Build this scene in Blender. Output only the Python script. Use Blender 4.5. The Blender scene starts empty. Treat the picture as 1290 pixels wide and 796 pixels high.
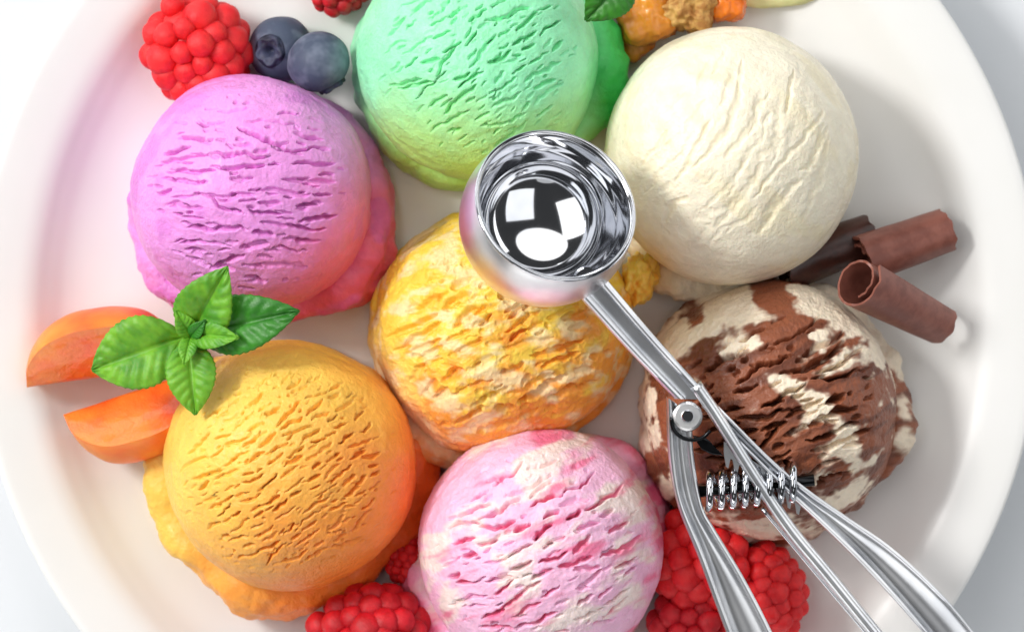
import bpy, math, random
import numpy as np
from mathutils import Vector, Matrix
R_ = math.radians
sc = bpy.context.scene
random.seed(7)
# ------------------------------------------------------------------ camera, world, lamps, exposure
K = 0.0164            # cm per photo pixel at plate level
H = 90.0              # camera height above plate floor, cm
def at(px, py, z=0.0):
    s = (H - z) / H
    return np.array([(px - 645) * K * s, (398 - py) * K * s, z])
cam_d = bpy.data.cameras.new('camera'); cam = bpy.data.objects.new('camera', cam_d)
sc.collection.objects.link(cam); sc.camera = cam
cam.location = (0, 0, H * .01)
cam_d.sensor_width = 36; cam_d.lens = 36 * H / (1290 * K)
cam_d.clip_start = .01; cam_d.clip_end = 100
cam_d.dof.use_dof = True; cam_d.dof.focus_distance = (H - 3.6) * .01; cam_d.dof.aperture_fstop = 16
w = bpy.data.worlds.new('World'); sc.world = w; w.use_nodes = True
w.node_tree.nodes['Background'].inputs[0].default_value = (.95, .97, 1, 1)
w.node_tree.nodes['Background'].inputs[1].default_value = .05
sc.view_settings.view_transform = 'Standard'; sc.view_settings.look = 'None'
sc.view_settings.exposure = 0; sc.view_settings.gamma = 1
def softbox(az, tilt, dist, sx, sy, lum, col=(1, 1, 1), shape='ELLIPSE', roll=0):
    l = bpy.data.lights.new('softbox', 'AREA'); o = bpy.data.objects.new('softbox', l)
    sc.collection.objects.link(o)
    l.shape = shape; l.size = sx; l.size_y = sy; l.color = col
    l.energy = lum * math.pi * sx * sy * (math.pi / 4 if shape == 'ELLIPSE' else 1)
    d = Vector((math.sin(R_(tilt)) * math.cos(R_(az)), math.sin(R_(tilt)) * math.sin(R_(az)), math.cos(R_(tilt))))
    o.location = d * dist
    o.rotation_euler = (d.to_track_quat('Z', 'Y').to_matrix() @ Matrix.Rotation(R_(roll), 3, 'Z')).to_euler()
    return o
softbox(154, 47, 1.25, .28, .28, 50, (1, .98, .95))     # key, upper left
softbox(168, 36, 1.35, 1.10, 1.20, 1.85, (1, .995, .98), 'RECTANGLE', 28)   # large left panel
softbox(80, 41, 1.4, 1.40, 1.00, 1.55, (1, .995, .99))       # top
softbox(350, 33, 1.45, .92, .86, 1.4, (.98, .99, 1), 'RECTANGLE', 12)     # right
softbox(272, 40, 1.5, .60, .40, .6)                       # small dim front panel
softbox(262, 76, 1.6, 1.7, .40, 2.6, shape='RECTANGLE')   # low front fill
softbox(130, 76, 1.6, 1.7, .40, 2.8, shape='RECTANGLE')   # low back fill
softbox(20, 76, 1.6, 1.5, .40, 2.2, shape='RECTANGLE')    # low right fill
# ------------------------------------------------------------------ helpers
rng = np.random.RandomState(3)
PERM = np.concatenate([rng.permutation(256)] * 3)
GR = rng.randn(256, 3); GR /= np.linalg.norm(GR, axis=1)[:, None]
def noise(p):
    p = np.asarray(p, float); i = np.floor(p).astype(int); f = p - i; i &= 255
    u = f * f * f * (f * (f * 6 - 15) + 10)
    out = 0
    for dx in (0, 1):
        for dy in (0, 1):
            for dz in (0, 1):
                h = PERM[PERM[PERM[(i[..., 0] + dx) & 255] + ((i[..., 1] + dy) & 255)] + ((i[..., 2] + dz) & 255)]
                g = GR[h]
                d = g[..., 0] * (f[..., 0] - dx) + g[..., 1] * (f[..., 1] - dy) + g[..., 2] * (f[..., 2] - dz)
                wx = u[..., 0] if dx else 1 - u[..., 0]
                wy = u[..., 1] if dy else 1 - u[..., 1]
                wz = u[..., 2] if dz else 1 - u[..., 2]
                out = out + d * wx * wy * wz
    return out * 1.5
def fbm(p, oct=3):
    return sum(noise(np.asarray(p) * 2 ** k + 17.3 * k) * .5 ** k for k in range(oct))
def sstep(a, b, x):
    t = np.clip((x - a) / (b - a), 0, 1); return t * t * (3 - 2 * t)
def lin(c): return tuple(((v / 255) / 12.92 if v / 255 < .04045 else ((v / 255 + .055) / 1.055) ** 2.4) for v in c) + (1,)
def P3(*a): return np.stack(np.broadcast_arrays(*a), -1)

def thing(name, label, cat, loc, group=None):
    o = bpy.data.objects.new(name, None); sc.collection.objects.link(o)
    o.empty_display_size = .01
    o.location = [float(v) * .01 for v in loc]; o['label'] = label; o['category'] = cat
    if group: o['group'] = group
    return o
def mesh(name, v, f, mat, parent=None, smooth=True, sharp=None, attrs=None):
    """v in cm, world; stored relative to its thing"""
    v = np.asarray(v, float) * .01
    top = parent; base = Vector((0, 0, 0))
    while top is not None:
        base = base + top.location; top = top.parent
    v = v - np.array(base)
    me = bpy.data.meshes.new(name)
    f = np.asarray(f) if not isinstance(f, list) else f
    if isinstance(f, np.ndarray):
        n, m = f.shape
        me.vertices.add(len(v)); me.vertices.foreach_set('co', v.astype(np.float32).ravel())
        me.loops.add(n * m); me.loops.foreach_set('vertex_index', f.astype(np.int32).ravel())
        me.polygons.add(n); me.polygons.foreach_set('loop_start', np.arange(0, n * m, m, dtype=np.int32))
        me.update(calc_edges=True); me.validate()
    else:
        me.from_pydata(v.tolist(), [], f); me.update()
    if smooth: me.polygons.foreach_set('use_smooth', [True] * len(me.polygons))
    if sharp: me.set_sharp_from_angle(angle=R_(sharp))
    if attrs:
        for k, a in attrs.items():
            t = me.attributes.new(k, 'FLOAT', 'POINT'); t.data.foreach_set('value', np.asarray(a, np.float32).ravel())
    me.materials.append(mat)
    o = bpy.data.objects.new(name, me); sc.collection.objects.link(o)
    if parent: o.parent = parent
    return o
def grid_faces(nu, nv, wrap_v=False):
    a = np.arange(nu * nv).reshape(nu, nv)
    b = np.roll(a, -1, 1) if wrap_v else None
    if wrap_v:
        return np.stack([a[:-1], b[:-1], b[1:], a[1:]], -1).reshape(-1, 4)
    return np.stack([a[:-1, :-1], a[:-1, 1:], a[1:, 1:], a[1:, :-1]], -1).reshape(-1, 4)
def loft(rings, cap=True):
    rings = np.asarray(rings); nu, nv, _ = rings.shape
    v = rings.reshape(-1, 3); f = [tuple(int(i) for i in q) for q in grid_faces(nu, nv, True)]
    if cap:
        f.append(tuple(range(nv))[::-1]); f.append(tuple(range((nu - 1) * nv, nu * nv)))
    return v, f
def nrm(a): return a / (np.linalg.norm(a) + 1e-12)
def spline(pts, n):
    pts = np.asarray(pts, float); m = len(pts)
    if m == 2: return pts[0] + (pts[1] - pts[0]) * np.linspace(0, 1, n)[:, None]
    d = np.concatenate([[0], np.cumsum(np.linalg.norm(np.diff(pts[:, :2], axis=0), axis=1) if pts.shape[1] > 1 else np.ones(m - 1))])
    P = np.vstack([2 * pts[0] - pts[1], pts, 2 * pts[-1] - pts[-2]])
    out = []
    for t in np.linspace(0, m - 1 - 1e-9, n):
        i = int(t); u = t - i; p0, p1, p2, p3 = P[i:i + 4]
        out.append(.5 * ((2 * p1) + (-p0 + p2) * u + (2 * p0 - 5 * p1 + 4 * p2 - p3) * u * u + (-p0 + 3 * p1 - 3 * p2 + p3) * u ** 3))
    return np.array(out)
def tube(path, r, sides=12, flat=1.0, up=(0, 0, 1)):
    path = np.asarray(path, float); n = len(path); r = np.broadcast_to(r, (n,))
    T = np.gradient(path, axis=0); rings = []
    side = None
    for i in range(n):
        t = nrm(T[i]); s = nrm(np.cross(t, up)) if side is None or abs(np.dot(t, up)) < .9 else side
        side = s; u2 = np.cross(s, t)
        a = np.linspace(0, 2 * math.pi, sides, endpoint=False)[:, None]
        rings.append(path[i] + r[i] * (np.cos(a) * s + np.sin(a) * u2 * flat))
    return loft(rings)

# ------------------------------------------------------------------ materials
def mat_new(name):
    m = bpy.data.materials.new(name); m.use_nodes = True
    nt = m.node_tree; return m, nt, nt.nodes['Principled BSDF']
def nd(nt, t, **kw):
    n = nt.nodes.new(t)
    for k, v in kw.items():
        if k.startswith('i_'):
            n.inputs[k[2:].replace('_', ' ')].default_value = v
        else: setattr(n, k, v)
    return n
def mixc(nt, fac, a, b):
    n = nt.nodes.new('ShaderNodeMix'); n.data_type = 'RGBA'
    for i, v in ((0, fac), (6, a), (7, b)):
        if hasattr(v, 'is_linked') or isinstance(v, bpy.types.NodeSocket): nt.links.new(v, n.inputs[i])
        else: n.inputs[i].default_value = v
    return n.outputs[2]
def obj_noise(nt, scale, detail=3, rough=.6):
    tc = nd(nt, 'ShaderNodeTexCoord'); n = nd(nt, 'ShaderNodeTexNoise')
    n.inputs['Scale'].default_value = scale; n.inputs['Detail'].default_value = detail; n.inputs['Roughness'].default_value = rough
    nt.links.new(tc.outputs['Object'], n.inputs['Vector']); return n.outputs[0]
def ramp(nt, src, lo, hi):
    r = nd(nt, 'ShaderNodeMapRange'); r.inputs[1].default_value = lo; r.inputs[2].default_value = hi
    nt.links.new(src, r.inputs[0]); return r.outputs[0]
def bump(nt, b, src, dist, strength=1.0, prev=None):
    n = nd(nt, 'ShaderNodeBump'); n.inputs['Strength'].default_value = strength; n.inputs['Distance'].default_value = dist
    nt.links.new(src, n.inputs['Height'])
    if prev: nt.links.new(prev, n.inputs['Normal'])
    nt.links.new(n.outputs[0], b.inputs['Normal']); return n.outputs[0]
def ice_mat(name, c0, c1, c2, sss=.2, grain=.0003):
    """c0 base, c1 by attribute mix_a, c2 by attribute mix_b (flavour swirls, painted bounce-light tints and crack shading)"""
    m, nt, b = mat_new(name)
    A = nd(nt, 'ShaderNodeAttribute', attribute_name='mix_a'); B = nd(nt, 'ShaderNodeAttribute', attribute_name='mix_b')
    c = mixc(nt, A.outputs['Fac'], lin(c0), lin(c1)); c = mixc(nt, B.outputs['Fac'], c, lin(c2))
    n = obj_noise(nt, 260, 4)
    hs = nd(nt, 'ShaderNodeHueSaturation'); nt.links.new(c, hs.inputs['Color'])
    r = nd(nt, 'ShaderNodeMapRange'); r.inputs[1].default_value = .3; r.inputs[2].default_value = .7
    r.inputs[3].default_value = .90; r.inputs[4].default_value = 1.06
    nt.links.new(n, r.inputs[0]); nt.links.new(r.outputs[0], hs.inputs['Value'])
    nt.links.new(hs.outputs[0], b.inputs['Base Color'])
    b.inputs['Roughness'].default_value = .36
    b.inputs['Coat Weight'].default_value = .12; b.inputs['Coat Roughness'].default_value = .25
    b.inputs['Specular IOR Level'].default_value = .35
    b.inputs['Subsurface Weight'].default_value = sss
    b.inputs['Subsurface Radius'].default_value = (1, .7, .5); b.inputs['Subsurface Scale'].default_value = .0012
    p = bump(nt, b, obj_noise(nt, 900, 4, .7), grain)
    bump(nt, b, obj_noise(nt, 330, 3), grain * 1.6, prev=p)
    return m
def simple(name, c, rough=.4, c2=None, nscale=200, sss=0, metal=0, coat=0, bd=0, bscale=600, lo=.4, hi=.6, spec=.5):
    m, nt, b = mat_new(name)
    if c2 is None: c2 = tuple(v * .93 for v in c)
    col = mixc(nt, ramp(nt, obj_noise(nt, nscale), lo, hi), lin(c), lin(c2))
    nt.links.new(col, b.inputs['Base Color'])
    b.inputs['Roughness'].default_value = rough; b.inputs['Metallic'].default_value = metal
    b.inputs['Coat Weight'].default_value = coat; b.inputs['Specular IOR Level'].default_value = spec
    if sss:
        b.inputs['Subsurface Weight'].default_value = sss; b.inputs['Subsurface Radius'].default_value = (1, .35, .2)
        b.inputs['Subsurface Scale'].default_value = .003
    if bd: bump(nt, b, obj_noise(nt, bscale, 4), bd)
    return m
M = {}
M['porcelain'] = simple('white_porcelain', (236, 236, 235), .3, (233, 233, 231), 20, spec=.4)
M['table'] = simple('white_table_paint', (228, 231, 235), .5, (222, 226, 230), 12, bd=.00005, bscale=300)
M['chrome'] = simple('polished_steel', (225, 226, 230), .07, (205, 208, 214), 60, metal=1)
M['steel'] = simple('satin_steel', (240, 241, 243), .3, (214, 216, 220), 60, metal=1)
M['brushed'] = simple('brushed_steel', (246, 246, 246), .36, (232, 233, 235), 90, metal=1, bd=.00002, bscale=900)
M['dark'] = simple('dark_steel', (38, 40, 42), .2, (22, 23, 26), 90, metal=.8)
M['rasp'] = simple('raspberry_red', (246, 40, 44), .5, (224, 22, 34), 90, sss=.7, coat=.0, bd=.00015, bscale=700)
M['raspd'] = simple('dark_raspberry_red', (214, 24, 40), .5, (186, 12, 28), 90, sss=.6, coat=.0, bd=.00015, bscale=700)
M['bluebody'] = simple('blueberry_bloom', (66, 76, 98), .6, (128, 136, 156), 130, lo=.42, hi=.7, bd=.0001, bscale=500)
M['bluecal'] = simple('blueberry_calyx', (28, 28, 50), .6, (60, 66, 92), 300)
M['mint'] = simple('mint_green', (112, 178, 40), .5, (74, 146, 30), 160, bd=.0002, bscale=500, sss=.1)
M['mintd'] = simple('dark_mint_green', (58, 138, 32), .45, (40, 112, 26), 160, bd=.0002, bscale=500)
M['apskin'] = simple('apricot_skin', (252, 148, 48), .35, (248, 88, 32), 55, sss=.3, lo=.35, hi=.65, bd=.00006, bscale=900)
M['apflesh'] = simple('apricot_flesh', (253, 142, 52), .3, (250, 92, 30), 60, sss=.35, bd=.0006, bscale=260, coat=.35)
M['choc'] = simple('milk_chocolate', (148, 90, 76), .42, (128, 74, 62), 250, bd=.00005, bscale=450)
M['chocd'] = simple('dark_chocolate', (78, 42, 34), .35, (58, 32, 26), 250, bd=.00012, bscale=450)
M['amber'] = simple('amber_fruit', (232, 150, 48), .25, (190, 112, 36), 140, sss=.3, bd=.0003, bscale=260, coat=.3)
M['crumb'] = simple('toasted_crumb', (214, 168, 96), .7, (170, 116, 56), 420, bd=.0006, bscale=420)
M['orangec'] = simple('orange_fruit', (236, 126, 22), .25, (220, 104, 20), 140, sss=.3, bd=.0002, bscale=300, coat=.3)
M['drip'] = simple('mango_drip', (255, 214, 96), .4, (252, 180, 60), 160, sss=.2, bd=.0003, bscale=400)
M['melon'] = simple('pale_melon', (226, 222, 168), .35, (210, 210, 150), 90, sss=.3, bd=.0001, bscale=300)

# ------------------------------------------------------------------ table and plate
tb = mesh('table', *loft([[(x, y, z) for x, y in ((-300, -300), (300, -300), (300, 300), (-300, 300))] for z in (-4.0, -1.0)]), M['table'], smooth=False)
tb['kind'] = 'structure'
PC = at(640, 394, 0)
pl = thing('dinner_plate', 'large round white porcelain plate holding all the ice cream and fruit', 'plate', (PC[0], PC[1], -1.0))
prof = [(0, 0), (3, 0), (6, 0), (7.8, .0), (8.4, .03), (8.8, .13), (9.15, .32), (9.45, .60), (9.7, .86), (9.95, 1.02), (10.25, 1.12), (10.55, 1.2), (10.75, 1.24), (10.86, 1.22), (10.90, 1.14), (10.84, 1.05), (10.5, .96)]
foot = [(10.0, .42), (9.5, .08), (8.9, -.2), (8.2, -.42), (6.9, -.5), (6.75, -.95), (6.6, -1.0), (6.4, -.96), (6.2, -.5), (3, -.45), (0, -.45)]
def revolve(prof, c, n=160):
    a = np.linspace(0, 2 * math.pi, n, endpoint=False)
    rings = np.array([[(c[0] + r * math.cos(t), c[1] + r * math.sin(t), c[2] + z) for t in a] for r, z in prof])
    return rings
prof = [(a, b * .78) for a, b in prof]
pr = spline(prof, 90)
pr[:, 0] = np.maximum(pr[:, 0], 0)
rg = revolve(pr, (PC[0], PC[1], 0), 220)
mesh('plate_face', rg.reshape(-1, 3), grid_faces(len(pr), 220, True)[:, ::-1], M['porcelain'], pl)
fr = spline([prof[-1]] + foot, 50); fr[:, 0] = np.maximum(fr[:, 0], 0)
rg = revolve(fr, (PC[0], PC[1], 0), 220)
mesh('plate_foot', rg.reshape(-1, 3), grid_faces(len(fr), 220, True)[:, ::-1], M['porcelain'], pl)

# ------------------------------------------------------------------ ice cream
def sq_disc(N):
    t = np.linspace(-1, 1, N); a, b = np.meshgrid(t, t, indexing='ij')
    r = np.where(np.abs(a) > np.abs(b), a, b)
    with np.errstate(divide='ignore', invalid='ignore'):
        ph = np.where(np.abs(a) > np.abs(b), (math.pi / 4) * b / a, math.pi / 2 - (math.pi / 4) * a / b)
    ph = np.nan_to_num(ph)
    return r * np.cos(ph), r * np.sin(ph)
NG = 400
DX, DY = sq_disc(NG)
DR = np.sqrt(DX ** 2 + DY ** 2); DA = np.arctan2(DY, DX)
GF = grid_faces(NG, NG)
def cracks(u, v, seed, n, L, width, spread, gap):
    """n short torn cracks in loose rows along u; returns depth and raised lip"""
    rs = np.random.RandomState(int(seed * 13 + 5)); c = np.zeros_like(u); lip = np.zeros_like(u)
    rows = np.arange(-spread, spread, gap); done = []; tries = 0
    while len(done) < n and tries < n * 60:
        tries += 1
        v0 = rs.choice(rows) + rs.normal(0, gap * .22); u0 = rs.uniform(-spread, spread)
        r = math.hypot(u0, v0 * .95)
        if r > spread or rs.rand() < (r / spread) ** 2 * .75: continue
        l = L * rs.uniform(.35, 1.25)
        if any(abs(u0 - a) < (l + b2) * .95 and abs(v0 - b) < gap * .55 for a, b, b2 in done): continue
        done.append((u0, v0, l))
        t = rs.normal(0, .16); ct, st = math.cos(t), math.sin(t); wd = width * rs.uniform(.6, 1.35); k = rs.uniform(.35, 1.15)
        m = (np.abs(u - u0) < l * 1.2 + .1) & (np.abs(v - v0) < l * .5 + .3)
        if not m.any(): continue
        du = (u[m] - u0) * ct + (v[m] - v0) * st; dv = -(u[m] - u0) * st + (v[m] - v0) * ct
        ph = rs.uniform(0, 99)
        dv = dv + .10 * noise(P3(du * 2.6, ph, .5)) * min(1, l / .4) + .035 * noise(P3(du * 8, ph, 3.5)) - .16 * du * du * rs.uniform(-1, 1)
        tp = np.sqrt(np.clip(1 - (du / l) ** 2, 0, 1)); wv = wd * tp * (1 + .5 * noise(P3(du * 7, ph, 8.5))) + 1e-4
        x = np.clip(1 - np.abs(dv) / wv, 0, 1)
        c[m] = np.maximum(c[m], k * sstep(0, .8, x) * np.clip(tp * 1.6, 0, 1))
        lip[m] = np.maximum(lip[m], k * tp * sstep(0, wd, -dv) * np.exp(-np.clip(-dv, 0, 9) / (wd * 2.2)))
    return c, lip
def scoop(name, label, cx, cy, rx, ry, cz, ang, mat, seed, skirt, field=None, depth=.22, lump=.03, n=70, L=.32, width=.075,
          spread=1.75, gap=.34, bend=0., skirt_h=.75, top=1.0, skirt_noise=.22, rough=1.0):
    c = at(cx, cy, cz); s = (H - cz) / H
    Rx, Ry = rx * K * s, ry * K * s; Rz = .5 * (Rx + Ry) * top
    root = thing(name, label, 'ice cream', (c[0], c[1], 0), 'scoops of ice cream on the plate')
    amax = math.acos(max(-1, -(cz - .02) / Rz))
    al = amax * (.72 * DR + .28 * DR ** 3)
    nx, ny, nz = np.sin(al) * np.cos(DA), np.sin(al) * np.sin(DA), np.cos(al)
    a = R_(ang)
    X, Y = nx * Rx, ny * Ry
    u = X * math.cos(a) + Y * math.sin(a); v = -X * math.sin(a) + Y * math.cos(a)
    v2 = v + bend * u * u
    # arc length along v keeps the cracks evenly spaced towards the limb
    su = np.where(nz > 0, al / np.maximum(np.sin(al), 1e-3), 1.57) ** .5
    c1, l1 = cracks(u * su, v2 * su, seed, n, L, width, spread, gap)
    c2, l2 = cracks(u * su, v2 * su, seed + 50, int(n * 1.6), L * .3, width * .75, spread * 1.25, gap * .5)
    sc2 = noise(P3(u * 1.3, v2 * 4.2, seed + 2.2)) + .5 * noise(P3(u * 3, v2 * 8, seed + 7.2))
    zone = sstep(1.0, .62, np.sqrt((X / Rx) ** 2 + (Y / Ry) ** 2)) * sstep(R_(92), R_(60), al)
    p = P3(nx, ny, nz)
    d = lump * Rx * fbm(p * 1.3 + seed, 2) + rough * (.010 * noise(p * 9 + seed) + .007 * noise(p * 24 + seed) + .004 * noise(p * 55 + seed))
    d = d + .009 * min(rough, 2) * sc2 * zone
    d = d - depth * c1 * zone - depth * .6 * c2 * zone + depth * .12 * l1 * zone
    d += -.02 * np.exp(-((al - R_(74)) / .045) ** 2) * sstep(-.1, .3, noise(p * 2 + seed + 5))
    # ragged base where the ball meets the collar
    d += .14 * sstep(R_(88), R_(110), al) * fbm(p * 5 + seed, 3)
    V = P3(c[0] + nx * (Rx + d), c[1] + ny * (Ry + d), np.maximum(cz + nz * (Rz + d), .005))
    ipx = cx + X / (K * s); ipy = cy - Y / (K * s)
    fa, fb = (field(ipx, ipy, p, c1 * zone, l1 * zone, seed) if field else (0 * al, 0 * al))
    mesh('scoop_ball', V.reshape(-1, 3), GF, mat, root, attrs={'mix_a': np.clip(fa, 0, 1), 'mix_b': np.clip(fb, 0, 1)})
    if skirt:
        nt_, npf = 420, 60
        th = np.linspace(0, 2 * math.pi, nt_, endpoint=False)
        ks = sorted(skirt); ka = np.array([k[0] for k in ks] + [ks[0][0] + 360.]); kw = np.array([k[1] for k in ks] + [ks[0][1]])
        wdt = np.interp((np.degrees(th) - ka[0]) % 360 + ka[0], ka, kw) * K   # reach beyond the ball, cm
        wdt = np.convolve(np.concatenate([wdt[-12:], wdt, wdt[:12]]), np.hanning(25) / np.hanning(25).sum(), 'valid')
        T, F = np.meshgrid(th, np.linspace(0, 2 * math.pi, npf, endpoint=False), indexing='ij')
        W = wdt[:, None]
        q = P3(np.cos(T) * 1.0, np.sin(T) * 1.0, 0 * T)
        ripple = fbm(q * 1.5 + seed + 11, 2)
        inner = .45
        half = (W + inner) / 2; mid = half - inner
        hh = skirt_h * (.6 + .4 * np.clip(W / .5, 0, 1.3)) * (1 + .35 * ripple)
        cr = np.cos(F); sr = np.sin(F)
        sq = np.sign(sr) * np.abs(sr) ** .8
        rad = mid + half * cr * (1 + .25 * ripple)
        z = hh * .55 + hh * .55 * sq
        pp = P3(np.cos(T) * Rx + rad * np.cos(T), np.sin(T) * Ry + rad * np.sin(T), z)
        dd = skirt_noise * (fbm(pp * np.array([.45, .45, 1.1]) + seed * 3, 2) + .42 * fbm(pp * 1.9 + seed, 4)) * (.4 + np.clip(W, 0, 1))
        fold = .03 * noise(pp * 2.5 + seed)
        rad = rad + (dd + fold) * cr; z = np.maximum(z + dd * sr * .7, .004)
        V = P3(c[0] + np.cos(T) * (Rx + rad), c[1] + np.sin(T) * (Ry + rad), z)
        ipx = cx + np.cos(T) * (Rx + rad) / (K * s); ipy = cy - np.sin(T) * (Ry + rad) / (K * s)
        fa, fb = (field(ipx, ipy, pp / Rx, 0 * T, 0 * T, seed) if field else (0 * T, 0 * T))
        f = grid_faces(nt_, npf, True)
        a_ = (nt_ - 1) * npf; idx = np.arange(npf)
        f = np.vstack([f, np.stack([a_ + idx, a_ + (idx + 1) % npf, (idx + 1) % npf, idx], -1)])
        mesh('collar', V.reshape(-1, 3), f[:, ::-1], mat, root, attrs={'mix_a': np.clip(fa, 0, 1), 'mix_b': np.clip(fb, 0, 1)})
    return root
def G(x, y, cx, cy, sx, sy=None, rot=0):
    sy = sy or sx; a = R_(rot); dx, dy = x - cx, -(y - cy)
    u = dx * math.cos(a) + dy * math.sin(a); v = -dx * math.sin(a) + dy * math.cos(a)
    return np.exp(-.5 * ((u / sx) ** 2 + (v / sy) ** 2))
def f_purple(x, y, p, c, l, s):
    n = fbm(p * 2 + 3, 3)
    return sstep(270, 480, (x - 320) * .9 + y + 50 * n), sstep(.25, .5, n) * .4  # pink-red towards the lower right is interreflection painted into the colour
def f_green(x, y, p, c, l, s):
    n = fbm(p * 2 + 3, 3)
    return sstep(90, 215, y + 25 * n) * .95, sstep(730, 775, x + 10 * n)  # yellow-green towards the bottom is bounced colour, painted in
def f_van(x, y, p, c, l, s):
    return sstep(.0, .5, fbm(P3(p[..., 0] + p[..., 1], p[..., 1] * .3, p[..., 2]) * 3 + 5, 3)) * .5 + .3 * c, G(x, y, 812, 345, 26) * .8  # crack term paints shade into the grooves as a deeper cream
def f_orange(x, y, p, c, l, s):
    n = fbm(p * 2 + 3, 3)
    return sstep(760, 1080, x + y * .9 + 50 * n), sstep(490, 560, x + .25 * (y - 560) + 12 * n) * .9  # yellow to orange across the ball is painted colour bleed
def f_yellow(x, y, p, c, l, s):
    n = fbm(p * 4.5 + 3, 4); m = fbm(p * np.array([4, 7, 4]) + 13, 4)
    return np.clip(sstep(370, 530, y + (x - 640) * .35 + 130 * n) + .3 * c, 0, 1), sstep(-.1, .5, m + .12 * l) * .72 + .8 * G(x, y, 490, 500, 22, 50, 30) + .8 * G(x, y, 545, 543, 30, 9, -40)  # ripple and cream streaks; crack term paints recess shading in orange
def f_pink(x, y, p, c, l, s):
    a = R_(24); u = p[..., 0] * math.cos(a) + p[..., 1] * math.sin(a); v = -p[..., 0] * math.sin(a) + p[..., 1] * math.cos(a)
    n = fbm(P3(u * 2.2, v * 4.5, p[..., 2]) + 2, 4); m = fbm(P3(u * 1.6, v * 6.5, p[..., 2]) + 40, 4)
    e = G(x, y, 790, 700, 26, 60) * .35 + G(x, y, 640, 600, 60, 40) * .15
    return sstep(-.05, .5, n + e), sstep(.12, .75, m + .7 * c + .4 * sstep(760, 850, x)) * .85 + sstep(152, 176, np.hypot(x - 680, y - 692)) * .7  # pink ripple, plus darker pink painted into the cracks as shading
def f_choc(x, y, p, c, l, s):
    a = R_(20); u = p[..., 0] * math.cos(a) + p[..., 1] * math.sin(a); v = -p[..., 0] * math.sin(a) + p[..., 1] * math.cos(a)
    n = fbm(P3(u * 3, v * 5, p[..., 2] * 3) + 4, 4)
    f = .22 + .6 * G(x, y, 960, 510, 100, 90) + .5 * G(x, y, 1095, 600, 26, 60, -25) + .5 * G(x, y, 1120, 480, 12, 40) + .4 * G(x, y, 835, 560, 16, 60)
    for (cx, cy, sx, sy, rot, w_) in ((852, 425, 26, 16, 40, 1.3), (921, 386, 24, 17, 25, 1.7), (1072, 392, 52, 22, -38, 1.5), (1125, 440, 14, 26, 0, 1.1), (1135, 520, 12, 26, 0, .9),
                                     (992, 487, 26, 12, -25, 1.35), (1022, 512, 18, 10, -40, 1.2), (1058, 553, 12, 26, 25, 1.2), (1072, 608, 26, 14, 35, 1.2), (985, 585, 26, 10, 0, .8),
                                     (815, 520, 14, 40, 0, 1.0), (950, 665, 50, 16, 0, .9), (845, 600, 12, 30, 0, .8), (1062, 445, 16, 22, 30, .45), (985, 425, 22, 8, 15, .45)):
        f = f - w_ * G(x, y, cx, cy, sx, sy, rot)
    f = f + .75 * G(x, y, 872, 398, 14, 12) + .6 * G(x, y, 968, 376, 18, 14)
    k = sstep(-.16, .26, f + 1.0 * n)
    return k, sstep(-.1, .4, fbm(P3(u * 2, v * 9, p[..., 2]) + 9, 3)) * .7 * k
scoop('ice_cream_scoop', 'lilac purple berry scoop under the raspberry and two blueberries', 317, 245, 152, 150, 1.62, -3,
      ice_mat('purple_ice_cream', (238, 154, 228), (246, 104, 136), (214, 110, 210)), 3,
      [(0, 28), (40, 8), (90, 2), (150, 2), (195, 14), (225, 32), (250, 12), (290, 16), (320, 44), (345, 38)], f_purple, n=62, L=.58, width=.06, skirt_h=1.1)
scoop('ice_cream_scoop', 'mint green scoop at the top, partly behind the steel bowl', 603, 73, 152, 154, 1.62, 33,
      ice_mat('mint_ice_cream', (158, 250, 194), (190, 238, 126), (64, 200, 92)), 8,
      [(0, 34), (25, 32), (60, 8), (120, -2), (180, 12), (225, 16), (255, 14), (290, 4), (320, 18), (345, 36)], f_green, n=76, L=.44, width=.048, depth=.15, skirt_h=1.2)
scoop('ice_cream_scoop', 'cream white vanilla scoop with smooth surface right of the mint green one', 922, 196, 160, 162, 1.6, 58,
      ice_mat('vanilla_ice_cream', (254, 244, 220), (249, 235, 196), (240, 186, 90)), 14,
      [(0, -12), (180, -14), (225, 16), (240, 26), (256, 16), (275, 6), (300, -12)], f_van, depth=.04, n=24, L=1.1, width=.13, gap=.42, bend=-.07, lump=.025, rough=.6, skirt_noise=.6)
scoop('ice_cream_scoop', 'rough mango yellow scoop in the centre, under the steel bowl', 632, 416, 164, 150, .95, 22,
      ice_mat('mango_ice_cream', (255, 214, 80), (255, 166, 62), (255, 232, 184)), 21,
      [(0, 2), (180, 6), (205, 14), (225, 44), (240, 50), (256, 22), (290, 8), (320, 4)], f_yellow, depth=.15, lump=.08, n=60, L=.5, width=.12, gap=.36, spread=1.9, skirt_h=.9, rough=2.4)
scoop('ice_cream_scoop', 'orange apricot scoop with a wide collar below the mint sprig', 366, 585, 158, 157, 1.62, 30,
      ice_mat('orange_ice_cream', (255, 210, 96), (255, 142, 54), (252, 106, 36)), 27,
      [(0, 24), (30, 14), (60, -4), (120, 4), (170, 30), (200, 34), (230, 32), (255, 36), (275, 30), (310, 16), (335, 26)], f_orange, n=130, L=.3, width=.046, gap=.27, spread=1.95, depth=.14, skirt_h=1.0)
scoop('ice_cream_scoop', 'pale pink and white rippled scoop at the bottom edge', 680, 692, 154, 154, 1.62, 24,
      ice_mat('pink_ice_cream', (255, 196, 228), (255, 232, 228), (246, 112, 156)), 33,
      [(0, 12), (25, 22), (50, 14), (75, -4), (120, -10), (172, 2), (190, 20), (215, 30), (240, 26), (270, 10), (330, 8)], f_pink, depth=.2, n=58, L=.46, width=.06, gap=.36, spread=1.9, skirt_h=1.0, rough=1.6)
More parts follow.
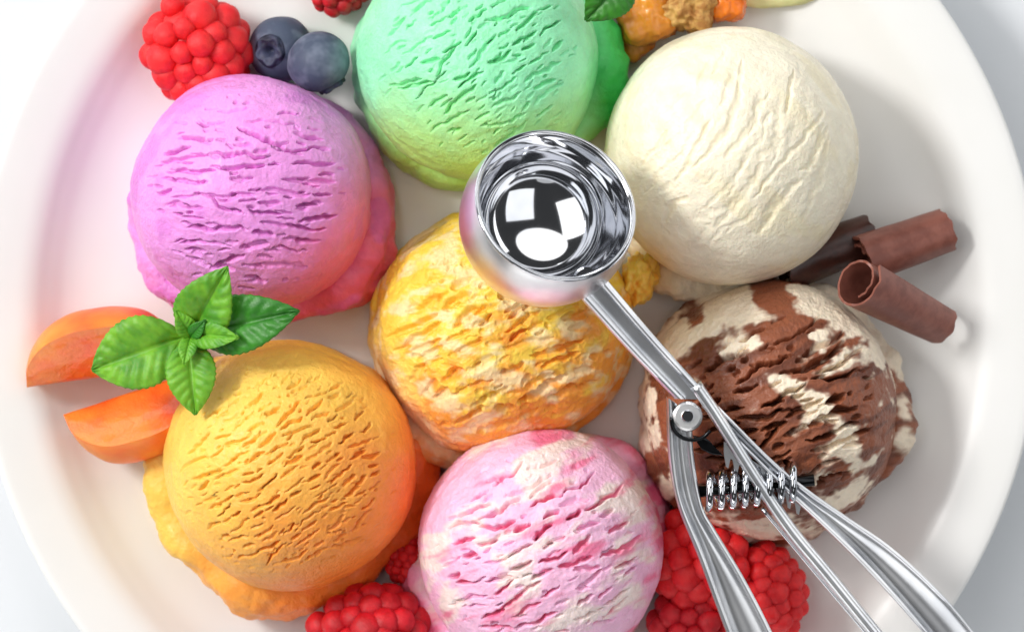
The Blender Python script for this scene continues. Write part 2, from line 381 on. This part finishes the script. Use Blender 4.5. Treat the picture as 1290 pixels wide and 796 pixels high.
scoop('ice_cream_scoop', 'brown and white chocolate ripple scoop beneath the steel shaft', 970, 516, 160, 160, 1.0, 20,
      ice_mat('choc_ripple_ice_cream', (253, 236, 212), (152, 88, 60), (94, 48, 32)), 41,
      [(0, 16), (30, 8), (90, -4), (150, 4), (180, 8), (240, 10), (280, 12), (320, 8)], f_choc, n=50, L=.66, width=.085, gap=.40, depth=.36, lump=.045, skirt_h=1.2, top=.98, skirt_noise=.5, rough=2)

# ------------------------------------------------------------------ fruit
_ico = {}
def ico(sub):
    if sub in _ico: return _ico[sub]
    import bmesh
    bm = bmesh.new(); bmesh.ops.create_icosphere(bm, subdivisions=sub, radius=1)
    v = np.array([x.co[:] for x in bm.verts]); f = np.array([[a.index for a in q.verts] for q in bm.faces]); bm.free()
    _ico[sub] = (v, f); return _ico[sub]
def drup_mesh(mat):
    v, f = ico(3)
    v = v * (1 + .10 * noise(v * 1.3)[:, None] + .02 * noise(v * 5)[:, None])
    me = bpy.data.meshes.new('drupelet'); me.from_pydata((v * .01).tolist(), [], f.tolist()); me.update()
    me.polygons.foreach_set('use_smooth', [True] * len(me.polygons)); me.materials.append(mat); return me
DM = {k: drup_mesh(M[k]) for k in ('rasp', 'raspd')}
def raspberry(label, px, py, r, L, az, matk, seed, tilt=0, n=None, name='raspberry', grp='raspberries on the plate'):
    """r: radius px, L: half length px, az: direction the tip points (deg)"""
    rc = r * K; lc = L * K
    c = at(px, py, rc)
    rs = np.random.RandomState(seed)
    root = thing(name, label, 'raspberry', (c[0], c[1], 0), grp)
    core_v, core_f = ico(3)
    d = np.array([math.cos(R_(az)) * math.cos(R_(tilt)), math.sin(R_(az)) * math.cos(R_(tilt)), math.sin(R_(tilt))])
    s1 = nrm(np.cross(d, (0.01, 0, 1))); s2 = np.cross(s1, d)
    B = np.stack([s1, s2, d], 1)
    def prof_(t): return rc * (1 - .35 * sstep(.1, 1, t)) * np.sqrt(np.clip(1 - (np.abs(t)) ** 2.6, 0, 1))
    def shape(v):
        t = v[:, 2]; rr = prof_(t) / np.maximum(np.sqrt(1 - np.clip(t, -1, 1) ** 2), 1e-3)
        return np.stack([v[:, 0] * np.minimum(rr, rc * 1.2), v[:, 1] * np.minimum(rr, rc * 1.2), t * lc], 1)
    cc = np.array([c[0], c[1], rc])
    mesh('berry_core', cc + (shape(core_v) * .93) @ B.T, core_f, M[matk], root)
    dr = rc * .27
    rows = max(4, int(2 * lc / (dr * 1.45)))
    for i in range(rows + 1):
        t = -0.86 + 1.84 * i / rows
        rad = prof_(min(t, .999)) * .93 if t < .97 else 0
        m = max(1, int(2 * math.pi * rad / (dr * 1.75)))
        for j in range(m):
            a = 2 * math.pi * (j + .5 * (i % 2)) / m + rs.uniform(-.08, .08)
            q = cc + np.array([math.cos(a) * rad, math.sin(a) * rad, t * lc]) @ B.T
            o = bpy.data.objects.new('drupelet', DM[matk]); sc.collection.objects.link(o); o.parent = root
            sz = dr * rs.uniform(1.0, 1.5)
            o.location = (q - np.array([c[0], c[1], 0])) * .01
            o.scale = (sz, sz, sz); o.rotation_euler = rs.uniform(0, 6, 3)
    return root
raspberry('bright red raspberry beside the blueberries above the lilac scoop', 246, 60, 54, 62, 118, 'rasp', 1, tilt=22)
raspberry('dark red raspberry cut off by the top edge above the blueberries', 428, -20, 32, 36, 20, 'raspd', 2)
raspberry('deep red raspberry between the orange and pink scoops at the bottom edge', 466, 800, 54, 64, 170, 'raspd', 3)
raspberry('red raspberry squeezed between the orange and pink scoops higher up', 516, 698, 24, 34, 80, 'rasp', 4)
raspberry('red raspberry right of the pink scoop, behind the left handle', 882, 705, 52, 56, 120, 'rasp', 5)
raspberry('dark red raspberry at the bottom edge right of the pink scoop', 868, 796, 46, 52, 200, 'raspd', 6)
raspberry('scarlet raspberry between the two steel handles', 968, 745, 42, 52, 300, 'rasp', 7)

def blueberry(label, px, py, r, tiltdir, tilt, seed, lift=0.):
    rc = r * K; c = at(px, py, rc + lift)
    root = thing('blueberry', label, 'blueberry', (c[0], c[1], 0), 'blueberries above the lilac scoop')
    nu, nv = 70, 80
    al = np.linspace(0.0, math.pi, nu)[:, None]; th = np.linspace(0, 2 * math.pi, nv, endpoint=False)[None]
    star = .5 + .5 * np.cos(5 * th)
    rr = rc * (1 - .05 * np.cos(al) ** 2) + 0 * th
    pit = -.30 * rc * np.exp(-(al / .17) ** 4); lipr = .34 + .09 * star
    lip = .13 * rc * np.exp(-((al - lipr) / .07) ** 2) * (.5 + .5 * star)
    rr = rr + pit + lip
    loc = np.stack([rr * np.sin(al) * np.cos(th), rr * np.sin(al) * np.sin(th), rr * np.cos(al)], -1)
    Rm = np.array(Matrix.Rotation(R_(tiltdir), 3, 'Z') @ Matrix.Rotation(R_(tilt), 3, 'Y'))
    V = (loc.reshape(-1, 3) + .012 * noise(loc.reshape(-1, 3) * 4 + seed)[:, None]) @ Rm.T + np.array([c[0], c[1], rc * .98 + lift])
    f = grid_faces(nu, nv, True)
    k = 11 * nv
    mesh('berry_body', V, f[k:], M['bluebody'], root)
    mesh('calyx', V, f[:k + nv], M['bluecal'], root)
blueberry('left blueberry showing its dark star shaped crown', 354, 62, 41, 200, 22, 1)
blueberry('right blueberry overlapping the other, next to the mint green scoop', 401, 78, 39, 300, 100, 2, .95)

def leaf(parent, base, tip, width, mat, arch=.3, fold=.22, roll=0., ser=14, name='leaf'):
    base = np.asarray(base, float); tip = np.asarray(tip, float)
    nu, nv = 46, 25
    ax = tip - base; L = np.linalg.norm(ax); d = nrm(ax); side = nrm(np.cross(d, (0, 0, 1))); up = np.cross(side, d)
    side, up = side * math.cos(roll) + up * math.sin(roll), up * math.cos(roll) - side * math.sin(roll)
    t = np.linspace(0, 1, nu)[:, None]; s = np.linspace(-1, 1, nv)[None]
    wv = width / 2 * np.sin(math.pi * np.clip(t, 0, 1) ** .85) ** .75 * (1 + .06 * np.abs(((t * ser) % 1) - .5) * 2 * np.abs(s) ** 3)
    wv = wv * (t < 1)
    as_ = np.abs(s)
    vein = (t * 8 - as_ * 1.5) % 1
    h = arch * L * 4 * t * (1 - t) * .5 + fold * wv * as_ * (1.35 - as_) * 1.6
    h = h + .05 * width * (np.sin(vein * math.pi) ** .6 - .6) * sstep(.04, .25, as_) * sstep(1, .8, as_) - .035 * width * np.exp(-(as_ / .07) ** 2)
    h = h + .03 * width * noise(P3(t * 4, s * 2, L + 0 * t * s))
    V = base + d * (t * L)[..., None] + side * (s * wv)[..., None] + up * h[..., None]
    o = mesh(name, V.reshape(-1, 3), grid_faces(nu, nv), mat, parent)
    m = o.modifiers.new('thickness', 'SOLIDIFY'); m.thickness = .0003
    return o
mr = thing('mint_sprig', 'bright green mint sprig lying across the apricots and orange scoop', 'mint', at(240, 430, 2.0))
B_ = (240, 424)
leaf(mr, at(*B_, 3.25), at(286, 337, 4.3), 1.15, M['mint'], .22, .3)
leaf(mr, at(232, 424, 3.15), at(116, 466, 2.9), 1.42, M['mint'], .25, .25)
leaf(mr, at(248, 420, 3.2), at(376, 392, 4.1), 1.15, M['mintd'], .18, .25)
leaf(mr, at(238, 428, 3.35), at(246, 522, 3.5), 0.98, M['mint'], .22, .3)
leaf(mr, at(240, 420, 3.45), at(300, 425, 4.15), .55, M['mint'], .2, .35)
leaf(mr, at(243, 424, 3.5), at(222, 392, 3.9), .42, M['mint'], .2, .35)
leaf(mr, at(240, 424, 3.55), at(232, 458, 3.8), .36, M['mint'], .2, .35)
leaf(mr, at(240, 424, 3.6), at(258, 404, 3.95), .3, M['mintd'], .2, .35)
mesh('stem', *tube(spline([at(240, 424, 3.5), at(236, 432, 2.7), at(226, 446, 1.9), at(205, 462, 1.5)], 14), .07, 8), M['mint'], mr)
ml = thing('mint_leaf', 'single dark green mint leaf on top edge of the mint green scoop', 'mint', at(765, -5, 2))
leaf(ml, at(790, -40, 3.2), at(738, 26, 3.3), 1.0, M['mintd'], .3, .25, roll=.3)

def wedge(label, p0, p1, bulge, w, hgt, roll, seed, name='apricot_slice'):
    """crescent slice from p0 to p1 (world cm); bulge = sideways bow of the axis"""
    root = thing(name, label, 'apricot', ((p0[0] + p1[0]) / 2, (p0[1] + p1[1]) / 2, 0), 'apricot slices under the mint sprig')
    nu = 48
    d = nrm(p1 - p0); side = nrm(np.cross((0, 0, 1), d)); up = np.array([0, 0, 1.])
    # cross-section: circular skin arc + two flat cut faces with softened corners
    ha = R_(52); arc = [(math.sin(a), math.cos(a)) for a in np.linspace(-ha, ha, 22)]
    e = arc[-1]; ap = (0, .06)
    fl = [(e[0] + (ap[0] - e[0]) * q, e[1] + (ap[1] - e[1]) * q - .05 * math.sin(math.pi * q)) for q in np.linspace(0, 1, 12)[0:]]
    fl2 = [(-x, y) for x, y in fl[::-1]]
    sec = arc[1:-1] + [(e[0] * .985, e[1] * .97)] + fl[1:] + fl2[1:-1] + [(-e[0] * .985, e[1] * .97)]
    sec = np.array(sec) - np.array([0, .06])
    rings = []
    for i in range(nu):
        t = -1 + 2 * i / (nu - 1); s = math.sqrt(max(1e-4, 1 - abs(t) ** 2.7))
        ctr = (p0 + p1) / 2 + d * t * np.linalg.norm(p1 - p0) / 2 + side * bulge * (1 - t * t)
        cr, sr = math.cos(roll), math.sin(roll)
        x = sec[:, 0] * w * s; y = sec[:, 1] * hgt * s * (.85 + .15 * s)
        q = ctr + (x * cr - y * sr)[:, None] * side + (x * sr + y * cr)[:, None] * up
        q = q + .025 * noise(q * 1.6 + seed)[:, None]
        rings.append(q)
    rings = np.array(rings); zmin = rings[..., 2].min(); rings[..., 2] += -zmin + .01
    nv = rings.shape[1]; f = grid_faces(nu, nv, True)
    col = np.tile(np.arange(nv), nu - 1); sk = (col < 20) | (col == nv - 1)
    V = rings.reshape(-1, 3)
    mesh('skin', V, f[sk], M['apskin'], root); mesh('flesh', V, f[~sk], M['apflesh'], root)
    return root
wedge('upper orange apricot slice at the left, behind the mint leaf', at(36, 488, .8), at(236, 458, .8), .0, 1.3, 1.5, -1.75, 1)
wedge('lower red orange apricot slice touching the orange scoop', at(82, 522, .7), at(250, 466, .7), .0, 1.3, 1.5, 1.75, 2)

# ------------------------------------------------------------------ chocolate curls
def curl(label, a, b, r0, r1, mat, seed, turns=1.6, start=0., thick=.06):
    a = np.asarray(a, float); b = np.asarray(b, float)
    root = thing('chocolate_curl', label, 'chocolate', ((a[0] + b[0]) / 2, (a[1] + b[1]) / 2, 0), 'chocolate curls right of the vanilla scoop')
    d = nrm(b - a); L = np.linalg.norm(b - a); s = nrm(np.cross(d, (0, 0, 1))); u = np.cross(s, d)
    m = 70; nu = 26; rings = []
    for i in range(nu):
        t = i / (nu - 1); ph = np.linspace(0, turns * 2 * math.pi, m) + start
        q = np.linspace(0, 1, m)
        ro = (r0 + (r1 - r0) * t) * (.62 + .38 * q) * (1 + .02 * noise(P3(ph, t * 3 + 0 * ph, seed + 0 * ph)))
        ri = ro - thick
        off = 0
        if i == 0 or i == nu - 1: off = .07 * noise(P3(ph * 2.5, 0 * ph + seed, 0 * ph + t * 5)) 
        ax = (a + d * t * L)[None] + d[None] * np.broadcast_to(off, (m,))[:, None]
        po = ax + (np.cos(ph) * ro)[:, None] * s + (np.sin(ph) * ro)[:, None] * u
        pi = ax + (np.cos(ph) * ri)[:, None] * s + (np.sin(ph) * ri)[:, None] * u
        rings.append(np.vstack([po, pi[::-1]]))
    rings = np.array(rings); V = rings.reshape(-1, 3); n2 = 2 * m
    f = [tuple(int(i) for i in q) for q in grid_faces(nu, n2, True)]
    for k in range(m - 1):
        f.append((k, n2 - 1 - k, n2 - 2 - k, k + 1)); o = (nu - 1) * n2
        f.append((o + k, o + k + 1, o + n2 - 2 - k, o + n2 - 1 - k))
    mesh('rolled_sheet', V, f, M[mat], root, sharp=40)
curl('dark chocolate curl lying against the vanilla scoop', at(986, 340, .95), at(1098, 298, .6), .58, .50, 'chocd', 1, 1.5, 1.0)
curl('brown chocolate curl pointing up right towards the plate rim', at(1086, 330, 1.2), at(1192, 292, .65), .58, .52, 'choc', 2, 1.4, 2.0)
curl('hollow chocolate curl with open end, pointing down right', at(1080, 354, 2.5), at(1182, 408, .65), .60, .47, 'choc', 3, 1.3, .6, .05)

# ------------------------------------------------------------------ fruit pieces cut by the top edge
def chunk(name, label, cat, px, py, sx, sy, sz, mat, seed, rot=0, rough=.12, power=4):
    c = at(px, py, sz * .5 * K); root_c = (c[0], c[1], 0)
    v, f = ico(5)
    q = v / (np.sum(np.abs(v) ** power, 1) ** (1 / power))[:, None]
    q = q * (1 + rough * fbm(v * 2.2 + seed, 4))[:, None]
    a = R_(rot); Rm = np.array([[math.cos(a), -math.sin(a), 0], [math.sin(a), math.cos(a), 0], [0, 0, 1]])
    q = (q * np.array([sx, sy, sz]) * .5 * K) @ Rm.T
    q = q + np.array([c[0], c[1], 0]); q[:, 2] -= q[:, 2].min() - .01
    o = mesh(name, q, f, M[mat]); o['label'] = label; o['category'] = cat
    o.data.transform(Matrix.Translation((-root_c[0] * .01, -root_c[1] * .01, 0))); o.location = (root_c[0] * .01, root_c[1] * .01, 0)
    return o
chunk('fruit_chunk', 'glossy amber fruit chunk between the mint green and vanilla scoops', 'fruit', 812, 18, 70, 74, 66, 'amber', 1, 15)
chunk('cake_crumb', 'tan toasted crumb behind the vanilla scoop at the top edge', 'crumb', 866, 10, 66, 56, 70, 'crumb', 2, -10, .3, 3)
chunk('orange_chunk', 'bright orange fruit cube at the top edge above the vanilla scoop', 'fruit', 916, 2, 44, 50, 60, 'orangec', 3, 5)
chunk('fruit_chunk', 'brown amber fruit chunk low beside the collar of the mint green scoop', 'fruit', 800, 54, 44, 40, 30, 'amber', 4, 40)
chunk('melon_slice', 'pale yellow green melon slice at the top edge', 'fruit', 985, -16, 130, 50, 22, 'melon', 5, 6, .06, 2.4)
chunk('ice_cream_drip', 'small blob of yellow ice cream between the steel bowl and vanilla scoop', 'ice cream', 806, 350, 44, 66, 100, 'drip', 6, -15, .22, 2.2)

# ------------------------------------------------------------------ disher
ds = thing('ice_cream_disher', 'polished steel ice cream scoop with round bowl and squeeze handles', 'ice cream scoop', at(690, 276, 2.6))
BZ = 4.75; bc = at(688, 277, BZ); bs = (H - BZ) / H; BR = 110 * K * bs
tl = R_(30); axis = np.array([12, 18, 0.]); axis = nrm(axis) * math.sin(tl) + np.array([0, 0, math.cos(tl)])
e1 = nrm(np.cross(axis, (0, 1, .2))); e2 = np.cross(axis, e1)
def bowl_rev(prof, n=200):
    a = np.linspace(0, 2 * math.pi, n, endpoint=False)
    return np.array([[bc + r * (math.cos(t) * e1 + math.sin(t) * e2) + h * axis for t in a] for r, h in prof])
outer = [(BR * math.sin(a), -BR * math.cos(a)) for a in np.linspace(.001, math.pi / 2, 40)]
outer += [(BR * math.cos(a), BR * math.sin(a)) for a in np.linspace(.03, R_(21), 10)]
lipc = outer[-1]
lip = [(lipc[0] + .035 * math.cos(a) - .01, lipc[1] + .03 + .035 * math.sin(a)) for a in np.linspace(-.4, math.pi, 10)]
IR = BR * .93
r_ = bowl_rev(outer + lip); mesh('bowl_shell', r_.reshape(-1, 3), grid_faces(len(r_), 200, True), M['brushed'], ds)
px_ = BR / 110
wall = [(lip[-1][0] / px_, lip[-1][1] / px_), (98, 40), (97, 30), (94, 24), (94, 12), (91, 4), (88, -8), (84, -18), (80, -27), (77.5, -31), (77, -34), (75, -35)]
cr_ = np.linspace(75, .01, 60); ang_ = np.arcsin(cr_ / 138) + (cr_ / 75) ** 5 * R_(22)     # flat dish turning up at its edge
ch_ = -35 - np.concatenate([[0], np.cumsum(np.tan((ang_[1:] + ang_[:-1]) / 2) * (cr_[:-1] - cr_[1:]))])
cap_ = list(zip(cr_[1:], ch_[1:]))
def lin_frame(b):
    t2 = tl * (1 - b) + R_(9) * b
    ax = nrm(np.array([12, 18, 0.])) * math.sin(t2) + np.array([0, 0, math.cos(t2)])
    f1 = nrm(np.cross(ax, (0, 1, .2))); return ax, f1, np.cross(ax, f1)
rings = []
for k_, (r, h) in enumerate(wall + cap_):
    b = float(sstep(1, len(wall) - 1, k_)); ax_, f1, f2 = lin_frame(b)
    cc = bc + b * np.array([-3, 4, 0]) * px_
    a = np.linspace(0, 2 * math.pi, 200, endpoint=False)[:, None]
    rings.append(cc + px_ * (r * (np.cos(a) * f1 + np.sin(a) * f2) + h * ax_))
r_ = np.array(rings); mesh('bowl_lining', r_.reshape(-1, 3), grid_faces(len(r_), 200, True), M['chrome'], ds)
ax_, f1, f2 = lin_frame(1.0); cc = bc + np.array([-3, 4, 0]) * px_
mesh('scraper_blade', *tube(np.array([cc + px_ * (70 * (math.cos(t) * nrm(np.array([1, 0, 0])) + math.sin(t) * np.array([0, 1, 0])) - 33 * ax_) for t in np.linspace(R_(120), R_(245), 40)]), np.sin(np.linspace(.15, math.pi - .15, 40)) * .05, 8), M['chrome'], ds)
def ring(rr, h, t):
    p = [(rr + t * math.cos(a), h + t * math.sin(a)) for a in np.linspace(0, 2 * math.pi, 12, endpoint=False)]
    r_ = bowl_rev(p + [p[0]]); return r_.reshape(-1, 3), grid_faces(len(r_), 200, True)
mesh('rim_bead', *ring(lipc[0] + .0, lipc[1] + .03, .045), M['chrome'], ds)
mesh('inner_bead', *ring(IR * .93, BR * .13, .03), M['chrome'], ds)
def zs(py_): # height of the tool falls from the bowl to the handles
    return 4.75 - (py_ - 345) / 451 * 1.75
def W(px, py, dz=0.): return at(px, py, zs(py) + dz)
def channel(name, left, right, rail=.09, depth=.34, web=.12, n=40, dz=0., mat='steel', bulge=0.):
    """pressed steel channel between two edge lines: rounded rails and a recessed web"""
    Lp = spline([W(x, y, dz) for x, y in left], n); Rp = spline([W(x, y, dz) for x, y in right], n)
    rings = []
    for a, b in zip(Lp, Rp):
        d = b - a; wd = np.linalg.norm(d); x = d / wd; up = np.array([0, 0, 1.])
        rw = min(rail, wd * .3); pts = [(0, -depth)]
        for k in range(7):
            t = math.pi - math.pi * k / 6; pts.append((rw / 2 + rw / 2 * math.cos(t), rw / 2 * math.sin(t)))
        m = 6
        for k in range(m + 1):
            q = k / m; pts.append((rw + (wd - 2 * rw) * q, -web + bulge * math.sin(math.pi * q)))
        for k in range(7):
            t = math.pi - math.pi * k / 6; pts.append((wd - rw / 2 + rw / 2 * math.cos(t), rw / 2 * math.sin(t)))
        pts.append((wd, -depth)); pts.append((wd - rw * .5, -depth)); pts.append((wd - rw * .5, -web - .05)); pts.append((rw * .5, -web - .05)); pts.append((rw * .5, -depth))
        rings.append([a + x * p + up * h for p, h in pts])
    v, f = loft(rings); return mesh(name, v, f, M[mat], ds, sharp=28)
def rod(name, pts, r, flat=1., mat='chrome', dz=0., n=40, par=None):
    return mesh(name, *tube(spline([W(x, y, dz) for x, y in pts], n), r, 14, flat), M[mat], par or ds)
channel('shaft', [(722, 366), (790, 440), (850, 502)], [(758, 344), (826, 424), (898, 504)], rail=.29, depth=.30, web=.14)
rod('shaft_bar', [(876, 484), (903, 524), (951, 600), (995, 665), (1042, 722), (1098, 791), (1180, 890), (1262, 985)], .13, .9, mat='steel', dz=.0)
rod('inner_wire', [(960, 640), (1010, 700), (1052, 750), (1094, 800), (1170, 895), (1250, 990)], .045, dz=-.2)
channel('handle', [(884, 512), (952, 580), (998, 627), (1042, 668), (1098, 724), (1161, 794), (1220, 866), (1290, 960)], [(896, 502), (970, 576), (1014, 613), (1070, 652), (1122, 688), (1177, 738), (1222, 790), (1310, 905)], rail=.11, depth=.42, web=.10, dz=-.05, bulge=.07)
channel('thumb_lever', [(840, 500), (843, 579), (855, 639), (880, 702), (915, 796), (955, 890), (1010, 990)], [(872, 522), (874, 572), (885, 636), (902, 668), (938, 728), (973, 796), (1010, 880), (1062, 980)], rail=.13, depth=.40, web=.16, dz=-.1, bulge=.06)
def disc(name, px, py, r, h, dz, mat='chrome', par=None, n=40):
    c = W(px, py, dz); pr_ = [(0, h), (r * .8, h), (r * .95, h - .03), (r, h - .07), (r, 0), (0, 0)]
    a = np.linspace(0, 2 * math.pi, n, endpoint=False)
    rg = np.array([[(c[0] + q * math.cos(t), c[1] + q * math.sin(t), c[2] + z) for t in a] for q, z in pr_])
    return mesh(name, rg.reshape(-1, 3), grid_faces(6, n, True)[:, ::-1], M[mat], par or ds, sharp=30)
disc('pivot', 866, 524, .30, .16, -.1, 'brushed'); disc('rivet', 866, 524, .13, .12, .05)
disc('bowl_socket', 738, 352, .26, .3, -.22); disc('rivet', 741, 349, .09, .08, .08, 'dark')
# black catch and ring strap around the pivot
a_ = np.linspace(R_(170), R_(330), 24)
mesh('pivot_strap', *tube(np.array([W(872 + 26 * math.cos(t), 530 - 24 * math.sin(t), .02) for t in a_]), .04, 8), M['dark'], ds)
channel('catch', [(872, 548), (890, 552), (900, 562)], [(884, 566), (896, 572), (912, 574)], rail=.06, depth=.3, web=-.02, mat='dark', n=12, dz=-.1)
# return spring between the lever and the handle
p0 = W(890, 618, -.32); p1 = W(1010, 606, -.32); ax = nrm(p1 - p0); sx_ = nrm(np.cross(ax, (0, 0, 1))); sz_ = np.cross(sx_, ax)
tt = np.linspace(0, 1, 420); turns = 8
hel = p0 + (p1 - p0) * tt[:, None] + .36 * (np.cos(tt * turns * 2 * math.pi)[:, None] * sx_ + np.sin(tt * turns * 2 * math.pi)[:, None] * sz_)
mesh('spring', *tube(hel, .075, 8), M['chrome'], ds)
mesh('spring_pin', *tube(np.array([p0 - ax * .2, p1 + ax * .25]), .12, 12), M['dark'], ds)
# toothed rack on the underside of the handle
rk = []
n_t = 9
for i in range(n_t * 4 + 1):
    q = i / (n_t * 4); up_ = (i % 4) in (1, 2)
    rk.append(W(912 + 100 * q, 560 + 66 * q + (26 if up_ else 12), -.22))
top_ = [W(912 + 100 * i / (n_t * 4), 560 + 66 * i / (n_t * 4) - 4, -.22) for i in range(n_t * 4 + 1)]
rings = [[b, t, t + np.array([0, 0, -.14]), b + np.array([0, 0, -.14])] for b, t in zip(rk, top_)]
v_, f_ = loft(rings); mesh('gear_rack', v_, f_, M['steel'], ds, smooth=False)
for o in bpy.data.objects:
    if o.type == 'MESH' and not o.get('label') and o.parent is None and not o.get('kind'): print('LOOSE', o.name)
